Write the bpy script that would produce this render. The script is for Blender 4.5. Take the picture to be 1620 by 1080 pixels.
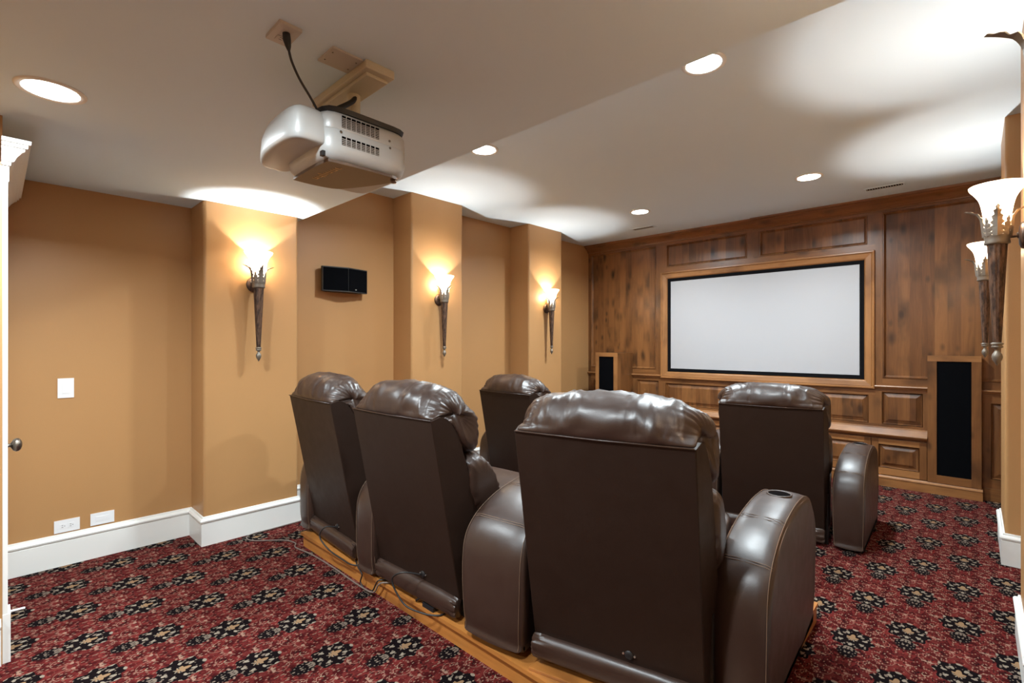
import bpy, bmesh, math, random
from mathutils import Vector, Matrix, noise as mnoise

for _o in list(bpy.data.objects):
    bpy.data.objects.remove(_o)
scene = bpy.context.scene
COL = scene.collection
R = math.radians
random.seed(7)

# ------------------------------------------------------------------ camera
cam_d = bpy.data.cameras.new('camera')
cam_d.sensor_width = 36.0
cam_d.sensor_fit = 'HORIZONTAL'
cam_d.lens = 774.37 / 1620 * 36.0
cam_d.shift_y = 3.79 / 1620
cam_d.clip_start = 0.02
cam = bpy.data.objects.new('camera', cam_d)
COL.objects.link(cam)
cam.location = (0, 0, 1.45)
cam.rotation_euler = (R(90), 0, R(43.384))
scene.camera = cam

# ------------------------------------------------------------------ world / exposure
world = bpy.data.worlds.new('world')
scene.world = world
world.use_nodes = True
world.node_tree.nodes['Background'].inputs[0].default_value = (0.9, 0.86, 0.8, 1)
world.node_tree.nodes['Background'].inputs[1].default_value = 0.0
vs = scene.view_settings
vs.view_transform = 'Standard'
vs.look = 'None'
vs.gamma = 1.0
vs.use_curve_mapping = False
vs.exposure = 0.80

DOWN_W = 30.0          # each recessed downlight
SCONCE_W = 20.0        # each sconce bulb
WARM = (1.0, 0.97, 0.91)
NEUT = (0.88, 1.0, 1.06)

# ------------------------------------------------------------------ room numbers
XR, XP = -4.345, -4.028            # left wall recess / pilaster face
ZL, ZH = 2.484, 2.945              # low and high ceiling
YSF = 1.763                        # edge of the low ceiling
YW = 6.32                          # face of the wood wall
PIL = [(1.034, 1.711), (2.822, 3.487), (4.567, 5.238)]
XRW = 0.50                         # right wall recess
XRP = [0.215, 0.165, 0.145]        # right pilaster faces
YB = -2.6
XST = -3.2                         # wall stub face beside the door
YD = 0.026


# ------------------------------------------------------------------ material helpers
class X:
    """tiny expression wrapper over shader math nodes"""
    def __init__(s, nt, sock):
        s.nt, s.s = nt, sock

    def _op(s, op, *a):
        n = s.nt.nodes.new('ShaderNodeMath')
        n.operation = op
        for i, v in enumerate((s,) + a):
            if isinstance(v, X):
                s.nt.links.new(v.s, n.inputs[i])
            else:
                n.inputs[i].default_value = float(v)
        return X(s.nt, n.outputs[0])

    def __add__(s, o): return s._op('ADD', o)
    __radd__ = __add__
    def __sub__(s, o): return s._op('SUBTRACT', o)
    def __rsub__(s, o): return (s * -1.0) + o
    def __mul__(s, o): return s._op('MULTIPLY', o)
    __rmul__ = __mul__
    def __truediv__(s, o): return s._op('DIVIDE', o)
    def floor(s): return s._op('FLOOR')
    def fract(s): return s._op('FRACT')
    def abs(s): return s._op('ABSOLUTE')
    def sqrt(s): return s._op('SQRT')
    def sin(s): return s._op('SINE')
    def cos(s): return s._op('COSINE')
    def atan2(s, o): return s._op('ARCTAN2', o)
    def lt(s, o): return s._op('LESS_THAN', o)
    def gt(s, o): return s._op('GREATER_THAN', o)
    def min(s, o): return s._op('MINIMUM', o)
    def max(s, o): return s._op('MAXIMUM', o)

    def sm(s, a, b):
        n = s.nt.nodes.new('ShaderNodeMapRange')
        n.interpolation_type = 'SMOOTHSTEP'
        s.nt.links.new(s.s, n.inputs[0])
        n.inputs[1].default_value = a
        n.inputs[2].default_value = b
        return X(s.nt, n.outputs[0])


def lerp(a, b, t):
    return a + (b - a) * t


def new_mat(name):
    m = bpy.data.materials.new(name)
    m.use_nodes = True
    nt = m.node_tree
    b = nt.nodes['Principled BSDF']
    return m, nt, b


def pos(nt):
    g = nt.nodes.new('ShaderNodeNewGeometry')
    s = nt.nodes.new('ShaderNodeSeparateXYZ')
    nt.links.new(g.outputs['Position'], s.inputs[0])
    return [X(nt, s.outputs[i]) for i in range(3)]


def objpos(nt):
    g = nt.nodes.new('ShaderNodeTexCoord')
    s = nt.nodes.new('ShaderNodeSeparateXYZ')
    nt.links.new(g.outputs['Object'], s.inputs[0])
    return [X(nt, s.outputs[i]) for i in range(3)]


def vec(nt, x, y, z):
    c = nt.nodes.new('ShaderNodeCombineXYZ')
    for i, v in enumerate((x, y, z)):
        if isinstance(v, X):
            nt.links.new(v.s, c.inputs[i])
        else:
            c.inputs[i].default_value = float(v)
    return c.outputs[0]


def noise(nt, v, scale=1.0, detail=2.0, rough=0.5, dist=0.0):
    n = nt.nodes.new('ShaderNodeTexNoise')
    n.inputs['Scale'].default_value = scale
    n.inputs['Detail'].default_value = detail
    n.inputs['Roughness'].default_value = rough
    n.inputs['Distortion'].default_value = dist
    nt.links.new(v, n.inputs['Vector'])
    return X(nt, n.outputs[0])


def voro(nt, v, scale=1.0, feature='F1', rnd=1.0):
    n = nt.nodes.new('ShaderNodeTexVoronoi')
    n.feature = feature
    n.inputs['Scale'].default_value = scale
    n.inputs['Randomness'].default_value = rnd
    nt.links.new(v, n.inputs['Vector'])
    return n


def white(nt, v):
    n = nt.nodes.new('ShaderNodeTexWhiteNoise')
    n.noise_dimensions = '3D'
    nt.links.new(v, n.inputs[0])
    return X(nt, n.outputs[0])


def mixc(nt, f, a, b):
    n = nt.nodes.new('ShaderNodeMix')
    n.data_type = 'RGBA'
    if isinstance(f, X):
        nt.links.new(f.s, n.inputs[0])
    else:
        n.inputs[0].default_value = f
    for i, c in ((6, a), (7, b)):
        if isinstance(c, tuple):
            n.inputs[i].default_value = (*c, 1)
        else:
            nt.links.new(c, n.inputs[i])
    return n.outputs[2]


def bump(nt, b, h, strength=0.3, dist=0.01):
    n = nt.nodes.new('ShaderNodeBump')
    n.inputs['Strength'].default_value = strength
    n.inputs['Distance'].default_value = dist
    nt.links.new(h.s, n.inputs['Height'])
    nt.links.new(n.outputs[0], b.inputs['Normal'])


def setc(nt, b, c):
    if isinstance(c, tuple):
        b.inputs['Base Color'].default_value = (*c, 1)
    else:
        nt.links.new(c, b.inputs['Base Color'])


def simple(name, c, rough=0.5, metal=0.0, bumpscale=None, bs=0.1, spec=0.5):
    m, nt, b = new_mat(name)
    setc(nt, b, c)
    b.inputs['Roughness'].default_value = rough
    b.inputs['Metallic'].default_value = metal
    b.inputs['Specular IOR Level'].default_value = spec
    x, y, z = objpos(nt)
    n = noise(nt, vec(nt, x, y, z), bumpscale or 60.0, 3.0)
    bump(nt, b, n, bs, 0.003)
    return m


MAT = {}


def m_wall():
    m, nt, b = new_mat('tan_wall_paint')
    x, y, z = pos(nt)
    p = vec(nt, x, y, z)
    n = noise(nt, p, 1.3, 3.0)
    setc(nt, b, mixc(nt, n, (0.420, 0.222, 0.089), (0.465, 0.250, 0.101)))
    b.inputs['Roughness'].default_value = 0.42
    b.inputs['Specular IOR Level'].default_value = 0.35
    bump(nt, b, noise(nt, p, 160.0, 3.0), 0.08, 0.003)
    return m


def m_ceiling():
    m, nt, b = new_mat('ceiling_paint')
    x, y, z = pos(nt)
    p = vec(nt, x, y, z)
    n = noise(nt, p, 0.9, 3.0)
    setc(nt, b, mixc(nt, n, (0.655, 0.77, 0.865), (0.69, 0.81, 0.905)))
    b.inputs['Roughness'].default_value = 0.75
    bump(nt, b, noise(nt, p, 220.0, 3.0), 0.05, 0.002)
    return m


def m_wood(name, along, c0, c1, cd, board=0.095, rough=0.36, knots=1.0, boards=True):
    """knotty alder: along = axis of the grain (0, 1, 2)"""
    m, nt, b = new_mat(name)
    P = list(pos(nt))
    g = P[along]
    rest = [P[i] for i in range(3) if i != along]
    across = rest[0] if along != 0 else rest[1]
    other = rest[1] if along != 0 else rest[0]
    if boards:
        wob = across / board
        bid = wob.floor()
        edge = (wob.fract() - 0.5).abs()
    else:
        bid = (across * 0.0) + 3.0
        edge = None
    r1 = white(nt, vec(nt, bid, (other * 2.0).floor(), 3.1))
    off = r1 * 37.0
    warp = noise(nt, vec(nt, across * 3.0, other * 3.0, g * 1.2 + off), 1.0, 2.0)
    gv = vec(nt, across * 26.0 + warp * 5.0, other * 26.0, g * 1.1 + off)
    grain = noise(nt, gv, 1.0, 5.0, 0.62, 0.6)
    fine = noise(nt, vec(nt, across * 180.0, other * 180.0, g * 5.0 + off), 1.0, 3.0)
    blot = noise(nt, vec(nt, across * 4.0, other * 4.0, g * 2.2 + off), 1.0, 3.0)
    t = grain * 0.62 + fine * 0.28 + r1 * 0.34 - 0.15
    col = mixc(nt, t.sm(0.12, 0.85), c0, c1)
    # dark glaze in patches and round knots
    v = voro(nt, vec(nt, across * 5.5, other * 5.5, g * 2.6 + off * 0.1), 1.0)
    d = X(nt, v.outputs['Distance'])
    kn = (1.0 - d.sm(0.03, 0.30)) * knots * 1.25
    streak = blot.sm(0.47, 0.72) * 0.95
    v2 = voro(nt, vec(nt, across * 10.0, other * 10.0, g * 5.0 + off * 0.3), 1.0)
    sc = nt.nodes.new('ShaderNodeSeparateColor')
    nt.links.new(v2.outputs['Color'], sc.inputs[0])
    kn2 = (1.0 - X(nt, v2.outputs['Distance']).sm(0.04, 0.30)) * X(nt, sc.outputs[0]).gt(0.62) * knots
    dk = kn.max(streak).max(kn2)
    col = mixc(nt, dk * (0.45 + grain * 0.6), col, cd)
    if edge is not None:
        col = mixc(nt, edge.sm(0.488, 0.5) * 0.35, col, cd)
    setc(nt, b, col)
    b.inputs['Roughness'].default_value = rough
    b.inputs['Coat Weight'].default_value = 0.12
    b.inputs['Coat Roughness'].default_value = 0.35
    bump(nt, b, grain * 0.6 + fine * 0.4, 0.06, 0.003)
    return m


def m_leather(name='brown_leather', ca=(0.025, 0.0120, 0.0078), cb=(0.046, 0.0235, 0.0158), r0=0.31, spec=0.62, coat=0.06):
    m, nt, b = new_mat(name)
    x, y, z = objpos(nt)
    p = vec(nt, x, y, z)
    n = noise(nt, p, 3.0, 4.0)
    n2 = noise(nt, p, 14.0, 3.0)
    setc(nt, b, mixc(nt, n * 0.7 + n2 * 0.3, ca, cb))
    b.inputs['Roughness'].default_value = 0.38
    nt.links.new((r0 + n2 * 0.18).s, b.inputs['Roughness'])
    b.inputs['Specular IOR Level'].default_value = spec
    b.inputs['Coat Weight'].default_value = coat
    b.inputs['Coat Roughness'].default_value = 0.32
    v = voro(nt, p, 330.0)
    pore = X(nt, v.outputs['Distance'])
    soft = noise(nt, p, 24.0, 3.0)
    bump(nt, b, pore * 0.22 + soft * 0.9, 0.16, 0.004)
    return m


def m_carpet():
    m, nt, b = new_mat('red_patterned_carpet')
    x, y, z = pos(nt)
    PX, PY = 0.3875, 0.5185
    jit = noise(nt, vec(nt, x, y, 0.0), 38.0, 2.0)
    jx = x + (jit - 0.5) * 0.006
    jy = y + (noise(nt, vec(nt, y, x, 2.0), 38.0, 2.0) - 0.5) * 0.006
    def lat(ox, oy):
        u = (((jx - ox) / PX + 0.5).fract() - 0.5) * PX
        v = (((jy - oy) / PY + 0.5).fract() - 0.5) * PY
        return u, v, u.abs() / PX + v.abs() / PY
    u1, v1, m1 = lat(-3.538, 0.826)
    u2, v2, m2 = lat(-3.538 + PX / 2, 0.826 + PY / 2)
    sel = m2.lt(m1)
    u = lerp(u1, u2, sel)
    v = lerp(v1, v2, sel)
    au = u.abs()
    hyp = lambda a, c: (a * a + c * c).sqrt()
    mid0 = noise(nt, vec(nt, au, v, 3.0), 45.0, 2.0)
    # dark medallion: lobed core plus a smaller tail
    ang = au.atan2(v)
    rad = hyp(u / 0.086, v / 0.098)
    lob = 0.90 + (ang * 8.0).cos() * 0.09
    core = (rad / (lob * 1.08)).lt(1.0)
    tail = hyp(au / 0.040, (v + 0.135) / 0.052)
    tl = (tail / (0.75 + mid0 * 0.5)).lt(1.0)
    dark = core.max(tl)
    rim = ((rad / lob) - 1.03).abs().lt(0.035)
    # medallion filling: cream leaves in a mirrored speckle round a tan flower
    vs_ = voro(nt, vec(nt, au * 1.25, v * 0.9, 4.0), 58.0)
    dd = X(nt, vs_.outputs['Distance'])
    sp = dd.lt(0.33).max(dd.lt(0.42) * tl)
    petals = ((rad * 7.0 + 0.6).sin() * (ang * 7.0).cos()).gt(0.60)
    flower = (hyp(u, v * 0.75 - 0.010) / (0.0185 + (ang * 6.0).cos() * 0.006)).lt(1.0)
    tflow = hyp(u, (v + 0.142) * 0.8).lt(0.008)
    # ground: red, darker leaf shapes, cream flecks, curling vines
    gv = voro(nt, vec(nt, au * 1.0, v * 1.0, 0.0), 30.0)
    gd = X(nt, gv.outputs['Distance'])
    gcol = nt.nodes.new('ShaderNodeSeparateColor')
    nt.links.new(gv.outputs['Color'], gcol.inputs[0])
    gr = X(nt, gcol.outputs[0])
    gg = X(nt, gcol.outputs[1])
    fine = noise(nt, vec(nt, x, y, 0.0), 260.0, 2.0)
    mid = noise(nt, vec(nt, au, v, 1.0), 26.0, 3.0)
    base = mixc(nt, gr, (0.042, 0.0048, 0.0054), (0.128, 0.0185, 0.0165))
    base = mixc(nt, mid.sm(0.52, 0.70) * 0.75, base, (0.0168, 0.0050, 0.0050))
    base = mixc(nt, mid.sm(0.50, 0.30) * 0.5, base, (0.155, 0.030, 0.025))
    # vine rings at fixed places of the repeat
    def ring(cx, cy, r, w=0.0032, sx=1.0):
        return ((hyp((au - cx) * sx, v - cy) - r).abs()).lt(w)
    vines = (ring(0.105, 0.060, 0.036, 0.0020).max(ring(0.060, 0.165, 0.040, 0.0020)).max(ring(0.120, -0.075, 0.030, 0.0020))) * noise(nt, vec(nt, au, v, 5.0), 11.0, 1.0).gt(0.40)
    base = mixc(nt, vines * (0.55 + gg * 0.4), base, (0.2251, 0.1064, 0.0777))
    # small six-petal flowers
    def bloom(cx, cy, r):
        a2 = (au - cx).atan2(v - cy)
        rr = hyp(au - cx, v - cy)
        return (rr / (r * (0.72 + (a2 * 6.0).cos() * 0.28))).lt(1.0) * rr.gt(r * 0.25)
    bl = bloom(0.0000, 0.0861, 0.0088).max(bloom(0.0651, 0.0000, 0.0071)).max(bloom(0.0483, 0.0483, 0.0067)).max(bloom(0.118, -0.11, 0.017)).max(bloom(0.0126, 0.0525, 0.0050))
    base = mixc(nt, bl, base, (0.2455, 0.1719, 0.1187))
    fl = gd.lt(0.25) * gg.gt(0.50)
    base = mixc(nt, fl * 0.9, base, (0.2537, 0.1473, 0.1064))
    v3 = voro(nt, vec(nt, au * 1.4, v * 0.8, 9.0), 80.0)
    d3 = X(nt, v3.outputs['Distance'])
    c3 = nt.nodes.new('ShaderNodeSeparateColor')
    nt.links.new(v3.outputs['Color'], c3.inputs[0])
    base = mixc(nt, d3.lt(0.40) * X(nt, c3.outputs[0]).gt(0.58) * 0.85, base, (0.2251, 0.1187, 0.0859))
    base = mixc(nt, d3.lt(0.45) * X(nt, c3.outputs[0]).lt(0.24) * 0.8, base, (0.0092, 0.0042, 0.0050))
    # medallion colours
    blk = mixc(nt, mid, (0.0025, 0.0021, 0.0029), (0.0092, 0.0055, 0.0059))
    med = mixc(nt, sp, blk, (0.1473, 0.1105, 0.0859))
    med = mixc(nt, petals * 0.9 * core, med, (0.2373, 0.1923, 0.1473))
    med = mixc(nt, flower, med, (0.2292, 0.1350, 0.0737))
    col = mixc(nt, rim * 0.5, base, (0.0084, 0.0050, 0.0050))
    col = mixc(nt, dark, col, med)
    col = mixc(nt, (fine - 0.5).abs() * 0.45, col, (0.0084, 0.0025, 0.0025))
    setc(nt, b, col)
    b.inputs['Roughness'].default_value = 0.95
    b.inputs['Specular IOR Level'].default_value = 0.02
    bump(nt, b, fine, 0.5, 0.004)
    return m


def m_glass():
    """frosted alabaster glass of the sconces, lit from inside by its bulb"""
    m, nt, b = new_mat('alabaster_glass')
    out = nt.nodes['Material Output']
    x, y, z = objpos(nt)
    n = noise(nt, vec(nt, x, y, z), 30.0, 4.0)
    col = mixc(nt, n.sm(0.35, 0.7), (0.80, 0.72, 0.60), (0.95, 0.93, 0.88))
    setc(nt, b, col)
    b.inputs['Roughness'].default_value = 0.35
    b.inputs['Emission Strength'].default_value = 0.9
    nt.links.new(mixc(nt, n.sm(0.3, 0.75), (0.85, 0.62, 0.38), (1.0, 0.86, 0.66)), b.inputs['Emission Color'])
    tr = nt.nodes.new('ShaderNodeBsdfTranslucent')
    nt.links.new(col, tr.inputs[0])
    mx = nt.nodes.new('ShaderNodeMixShader')
    mx.inputs[0].default_value = 0.62
    nt.links.new(b.outputs[0], mx.inputs[1])
    nt.links.new(tr.outputs[0], mx.inputs[2])
    tp = nt.nodes.new('ShaderNodeBsdfTransparent')
    nt.links.new(col, tp.inputs[0])
    mx2 = nt.nodes.new('ShaderNodeMixShader')
    mx2.inputs[0].default_value = 0.34
    nt.links.new(mx.outputs[0], mx2.inputs[1])
    nt.links.new(tp.outputs[0], mx2.inputs[2])
    nt.links.new(mx2.outputs[0], out.inputs[0])
    return m


def m_emit(name, c, s):
    m, nt, b = new_mat(name)
    setc(nt, b, (0.9, 0.9, 0.9))
    b.inputs['Emission Color'].default_value = (*c, 1)
    b.inputs['Emission Strength'].default_value = s
    return m


def m_stem():
    m, nt, b = new_mat('bronze_patina')
    x, y, z = objpos(nt)
    n = noise(nt, vec(nt, x, y, z * 0.25), 55.0, 5.0, 0.7)
    setc(nt, b, mixc(nt, n.sm(0.35, 0.68), (0.028, 0.016, 0.012), (0.17, 0.095, 0.06)))
    b.inputs['Metallic'].default_value = 0.45
    b.inputs['Roughness'].default_value = 0.45
    bump(nt, b, n, 0.2, 0.003)
    return m


MAT['wall'] = m_wall()
MAT['ceil'] = m_ceiling()
MAT['trim'] = simple('white_trim_paint', (0.80, 0.79, 0.75), 0.35, bs=0.02)
MAT['wood_v'] = m_wood('knotty_alder_upright', 2, (0.105, 0.037, 0.011), (0.275, 0.115, 0.036), (0.028, 0.0105, 0.0045))
MAT['wood_h'] = m_wood('knotty_alder_lengthwise', 0, (0.115, 0.041, 0.012), (0.275, 0.115, 0.036), (0.034, 0.0125, 0.005), boards=False, knots=0.7)
MAT['wood_s'] = m_wood('knotty_alder_stile', 2, (0.105, 0.037, 0.011), (0.25, 0.104, 0.032), (0.030, 0.011, 0.0045), boards=False, knots=0.8)
MAT['case_h'] = m_wood('light_alder_lengthwise', 0, (0.235, 0.095, 0.028), (0.40, 0.185, 0.065), (0.10, 0.035, 0.012), boards=False, knots=0.4)
MAT['case_v'] = m_wood('light_alder_upright', 2, (0.235, 0.095, 0.028), (0.40, 0.185, 0.065), (0.10, 0.035, 0.012), boards=False, knots=0.4)
MAT['plat'] = m_wood('riser_oak', 0, (0.28, 0.096, 0.018), (0.50, 0.200, 0.048), (0.09, 0.028, 0.008), boards=False, knots=0.25, rough=0.3)
MAT['leather'] = m_leather()
MAT['vinyl'] = m_leather('dark_brown_vinyl', (0.0150, 0.0066, 0.0036), (0.0245, 0.0115, 0.0068), 0.45, 0.28, 0.0)
MAT['carpet'] = m_carpet()
MAT['glass'] = m_glass()
MAT['bulb'] = m_emit('lit_bulb', (1.0, 0.85, 0.62), 30.0)
MAT['lens'] = m_emit('lit_downlight_lens', (1.0, 0.97, 0.92), 14.0)
MAT['bronze'] = m_stem()
MAT['pewter'] = simple('aged_pewter_leaf', (0.22, 0.19, 0.155), 0.45, 0.6, 90.0, 0.3)
MAT['steel'] = simple('brushed_nickel', (0.55, 0.52, 0.48), 0.3, 0.9, 80.0, 0.05)
MAT['black'] = simple('black_plastic', (0.012, 0.012, 0.013), 0.45, 0.0, 200.0, 0.1)
MAT['grille'] = simple('black_grille_cloth', (0.0022, 0.0025, 0.0034), 0.95, 0.0, 700.0, 0.5, 0.05)
MAT['screen'] = simple('grey_white_screen_fabric', (0.45, 0.45, 0.465), 0.9, 0.0, 900.0, 0.02, 0.1)
MAT['velvet'] = simple('black_velvet_border', (0.005, 0.005, 0.006), 0.95, 0.0, 400.0, 0.2, 0.1)
MAT['proj'] = simple('silver_grey_plastic', (0.48, 0.49, 0.48), 0.38, 0.1, 300.0, 0.03)
MAT['projb'] = simple('bronze_grey_plate', (0.15, 0.105, 0.08), 0.3, 0.5, 300.0, 0.03)
MAT['mount'] = simple('cream_mount_metal', (0.56, 0.50, 0.38), 0.5, 0.0, 220.0, 0.25)
MAT['gold'] = simple('gold_lettering', (0.65, 0.45, 0.25), 0.3, 0.8)
MAT['plate'] = simple('white_cover_plate', (0.82, 0.82, 0.82), 0.35, bs=0.01)
MAT['cplate'] = simple('painted_cover_plate', (0.50, 0.45, 0.41), 0.4, bs=0.01)
MAT['cord'] = simple('black_rubber_cord', (0.015, 0.014, 0.014), 0.5)
MAT['gcord'] = simple('grey_cord', (0.16, 0.12, 0.10), 0.5)
MAT['stitch'] = simple('tan_thread', (0.20, 0.125, 0.08), 0.7)
MAT['knob'] = simple('dark_pewter', (0.20, 0.17, 0.14), 0.3, 0.9, 120.0, 0.6)
MAT['vent'] = simple('vent_metal', (0.45, 0.41, 0.37), 0.5)
MAT['dark'] = simple('dark_hollow', (0.006, 0.005, 0.005), 1.0, spec=0.0)


# ------------------------------------------------------------------ object helpers
def obj(name, bm, mat, parent=None, smooth=False, bev=0.0, auto=None):
    if bev:
        e = [e for e in bm.edges if len(e.link_faces) == 2 and e.calc_face_angle(0) > R(25)]
        bmesh.ops.bevel(bm, geom=e, offset=bev, segments=2, affect='EDGES', profile=0.6)
    bmesh.ops.recalc_face_normals(bm, faces=bm.faces)
    me = bpy.data.meshes.new(name)
    bm.to_mesh(me)
    bm.free()
    me.materials.append(MAT[mat] if isinstance(mat, str) else mat)
    if smooth:
        for p in me.polygons:
            p.use_smooth = True
        if auto:
            me.set_sharp_from_angle(angle=R(auto))
    o = bpy.data.objects.new(name, me)
    COL.objects.link(o)
    if parent:
        o.parent = parent
    return o


def empty(name, loc=(0, 0, 0), rz=0.0, parent=None):
    o = bpy.data.objects.new(name, None)
    o.empty_display_size = 0.1
    COL.objects.link(o)
    o.location = loc
    o.rotation_euler = (0, 0, rz)
    if parent:
        o.parent = parent
    return o


def tag(o, label, cat, group=None):
    o['label'] = label
    o['category'] = cat
    if group:
        o['group'] = group
    return o


def struct(o, label=None):
    o['kind'] = 'structure'
    if label:
        o['label'] = label
    return o


def copy_tree(o, parent=None):
    c = o.copy()
    COL.objects.link(c)
    c.parent = parent
    for ch in list(o.children):
        copy_tree(ch, c)
    return c


def nb():
    return bmesh.new()


def box(bm, x0, x1, y0, y1, z0, z1):
    v = [bm.verts.new((x, y, z)) for x in (x0, x1) for y in (y0, y1) for z in (z0, z1)]
    for f in ((0, 1, 3, 2), (4, 6, 7, 5), (0, 4, 5, 1), (2, 3, 7, 6), (0, 2, 6, 4), (1, 5, 7, 3)):
        bm.faces.new([v[i] for i in f])
    return bm


def bxo(name, x0, x1, y0, y1, z0, z1, mat, parent=None, bev=0.0):
    return obj(name, box(nb(), x0, x1, y0, y1, z0, z1), mat, parent, bev=bev)


def loft(bm, rings, closed=True, caps=True):
    vs = [[bm.verts.new(p) for p in r] for r in rings]
    n = len(rings[0])
    for a, b in zip(vs, vs[1:]):
        for i in range(n if closed else n - 1):
            j = (i + 1) % n
            bm.faces.new((a[i], a[j], b[j], b[i]))
    if caps and closed:
        bm.faces.new(vs[0][::-1])
        bm.faces.new(vs[-1])
    return bm


def prism(bm, poly, a, b, axis='x'):
    """poly of 2-d points extruded a..b along axis; x: (y,z)  y: (x,z)  z: (x,y)"""
    f = {'x': lambda p, t: (t, p[0], p[1]), 'y': lambda p, t: (p[0], t, p[1]), 'z': lambda p, t: (p[0], p[1], t)}[axis]
    return loft(bm, [[f(p, a) for p in poly], [f(p, b) for p in poly]])


def lathe(bm, prof, n=24, c=(0, 0, 0), axis='z', caps=True):
    rings = []
    for r, h in prof:
        rg = []
        for k in range(n):
            a = 2 * math.pi * k / n
            p = (r * math.cos(a), r * math.sin(a), h)
            if axis == 'x':
                p = (h, p[0], p[1])
            elif axis == 'y':
                p = (p[0], h, p[1])
            rg.append((p[0] + c[0], p[1] + c[1], p[2] + c[2]))
        rings.append(rg)
    return loft(bm, rings, True, caps)


def tube(bm, pts, r, n=8, caps=True):
    pts = [Vector(p) for p in pts]
    rings = []
    up = None
    for i, p in enumerate(pts):
        t = (pts[min(i + 1, len(pts) - 1)] - pts[max(i - 1, 0)]).normalized()
        if up is None:
            up = t.orthogonal().normalized()
        up = (up - t * up.dot(t)).normalized()
        s = t.cross(up)
        rr = r[i] if isinstance(r, (list, tuple)) else r
        rings.append([p + (up * math.cos(2 * math.pi * k / n) + s * math.sin(2 * math.pi * k / n)) * rr for k in range(n)])
    return loft(bm, rings, True, caps)


def spline(pts, per=8, closed=False):
    """Catmull-Rom through points of any dimension"""
    n = len(pts)
    out = []
    rng = range(n) if closed else range(n - 1)
    for i in rng:
        g = lambda k: pts[k % n] if closed else pts[min(max(k, 0), n - 1)]
        p0, p1, p2, p3 = g(i - 1), g(i), g(i + 1), g(i + 2)
        for s in range(per):
            t = s / per
            out.append(tuple(0.5 * ((2 * b) + (-a + c) * t + (2 * a - 5 * b + 4 * c - d) * t * t + (-a + 3 * b - 3 * c + d) * t ** 3)
                             for a, b, c, d in zip(p0, p1, p2, p3)))
    if not closed:
        out.append(tuple(pts[-1]))
    return out


def sweep_floor(bm, path, prof, side=1):
    """sweep a (distance out, z) profile along a floor polyline with mitred corners"""
    P = [Vector((p[0], p[1])) for p in path]
    rings = []
    for i, p in enumerate(P):
        d0 = (p - P[i - 1]).normalized() if i else None
        d1 = (P[i + 1] - p).normalized() if i < len(P) - 1 else None
        n0 = Vector((d0.y, -d0.x)) * side if d0 is not None else None
        n1 = Vector((d1.y, -d1.x)) * side if d1 is not None else None
        if n0 is None:
            m = n1
        elif n1 is None:
            m = n0
        else:
            m = (n0 + n1)
            m = m / max(m.dot(n0), 0.2)
        rings.append([(p.x + m.x * d, p.y + m.y * d, z) for d, z in prof])
    return loft(bm, rings)


# ================================================================== STRUCTURE
floor = struct(bxo('floor', -4.6, 0.7, YB - 0.2, 6.6, -0.12, 0.0, 'carpet'))

ceiling = struct(bxo('ceiling', -4.6, 0.7, YSF, 6.6, ZH, ZH + 0.2, 'ceil'))
bxo('soffit', -4.6, 0.7, YB - 0.2, YSF, ZL, ZH + 0.2, 'ceil', ceiling)

wl = struct(bxo('wall_left', XR - 0.15, XR, YD, 6.6, 0, ZH, 'wall'))
wr = struct(bxo('wall_right', XRW, XRW + 0.15, YB - 0.2, 6.6, 0, ZH, 'wall'))
wf = struct(bxo('wall_front', XR, XRW, 6.40, 6.6, 0, ZH, 'wall'))
wb = struct(bxo('wall_back', -4.6, 0.7, YB - 0.2, YB, 0, ZL, 'wall'))
ws = struct(bxo('wall_rear', XR - 0.15, XST, YB, YD, 0, ZL, 'wall'))


def pilaster(y0, y1, xface, xback, parent, ztop):
    r = 0.022
    s = 1 if xface > xback else -1
    poly = [(xback, y0), (xback, y1)]
    for k in range(7):
        a = k / 6 * math.pi / 2
        poly.append((xface - s * r + s * r * math.sin(a), y1 - r + r * math.cos(a)))
    for k in range(7):
        a = k / 6 * math.pi / 2
        poly.append((xface - s * r + s * r * math.cos(a), y0 + r - r * math.sin(a)))
    return obj('pilaster', prism(nb(), poly, 0.0, ztop, 'z'), 'wall', parent, smooth=True, auto=40)


for i, (a, b_) in enumerate(PIL):
    pilaster(a, b_, XP, XR, wl, ZL if i == 0 else ZH)
    pilaster(a, b_, XRP[i], XRW, wr, ZL if i == 0 else ZH)

BB = [(0, 0), (0.018, 0), (0.018, 0.158), (0.014, 0.163), (0.024, 0.170), (0.026, 0.180), (0.020, 0.190), (0.010, 0.194), (0.008, 0.205), (0, 0.207)]
pathl = [(XR, YD)]
pathr = [(XRW, YB)]
for i, (a, b_) in enumerate(PIL):
    pathl += [(XR, a), (XP, a), (XP, b_), (XR, b_)]
    pathr += [(XRW, a), (XRP[i], a), (XRP[i], b_), (XRW, b_)]
pathl.append((XR, 6.36))
pathr.append((XRW, 6.36))
struct(obj('baseboard_left', sweep_floor(nb(), pathl, BB, 1), 'trim'))
struct(obj('baseboard_right', sweep_floor(nb(), pathr, BB, -1), 'trim'))
struct(obj('baseboard_rear', sweep_floor(nb(), [(XST, YB), (XST, YD - 0.004)], BB, 1), 'trim'))

# ------------------------------------------------------------------ door in the short wall at the far left
door = struct(empty('door_1', (-3.72, YD, 0)))
door['label'] = 'white door with crowned casing at the left picture edge'


def dpart(name, x0, x1, y0, y1, z0, z1, mat='trim', bev=0.002):
    return bxo(name, x0 + 3.72, x1 + 3.72, y0 - YD, y1 - YD, z0, z1, mat, door, bev)


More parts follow.
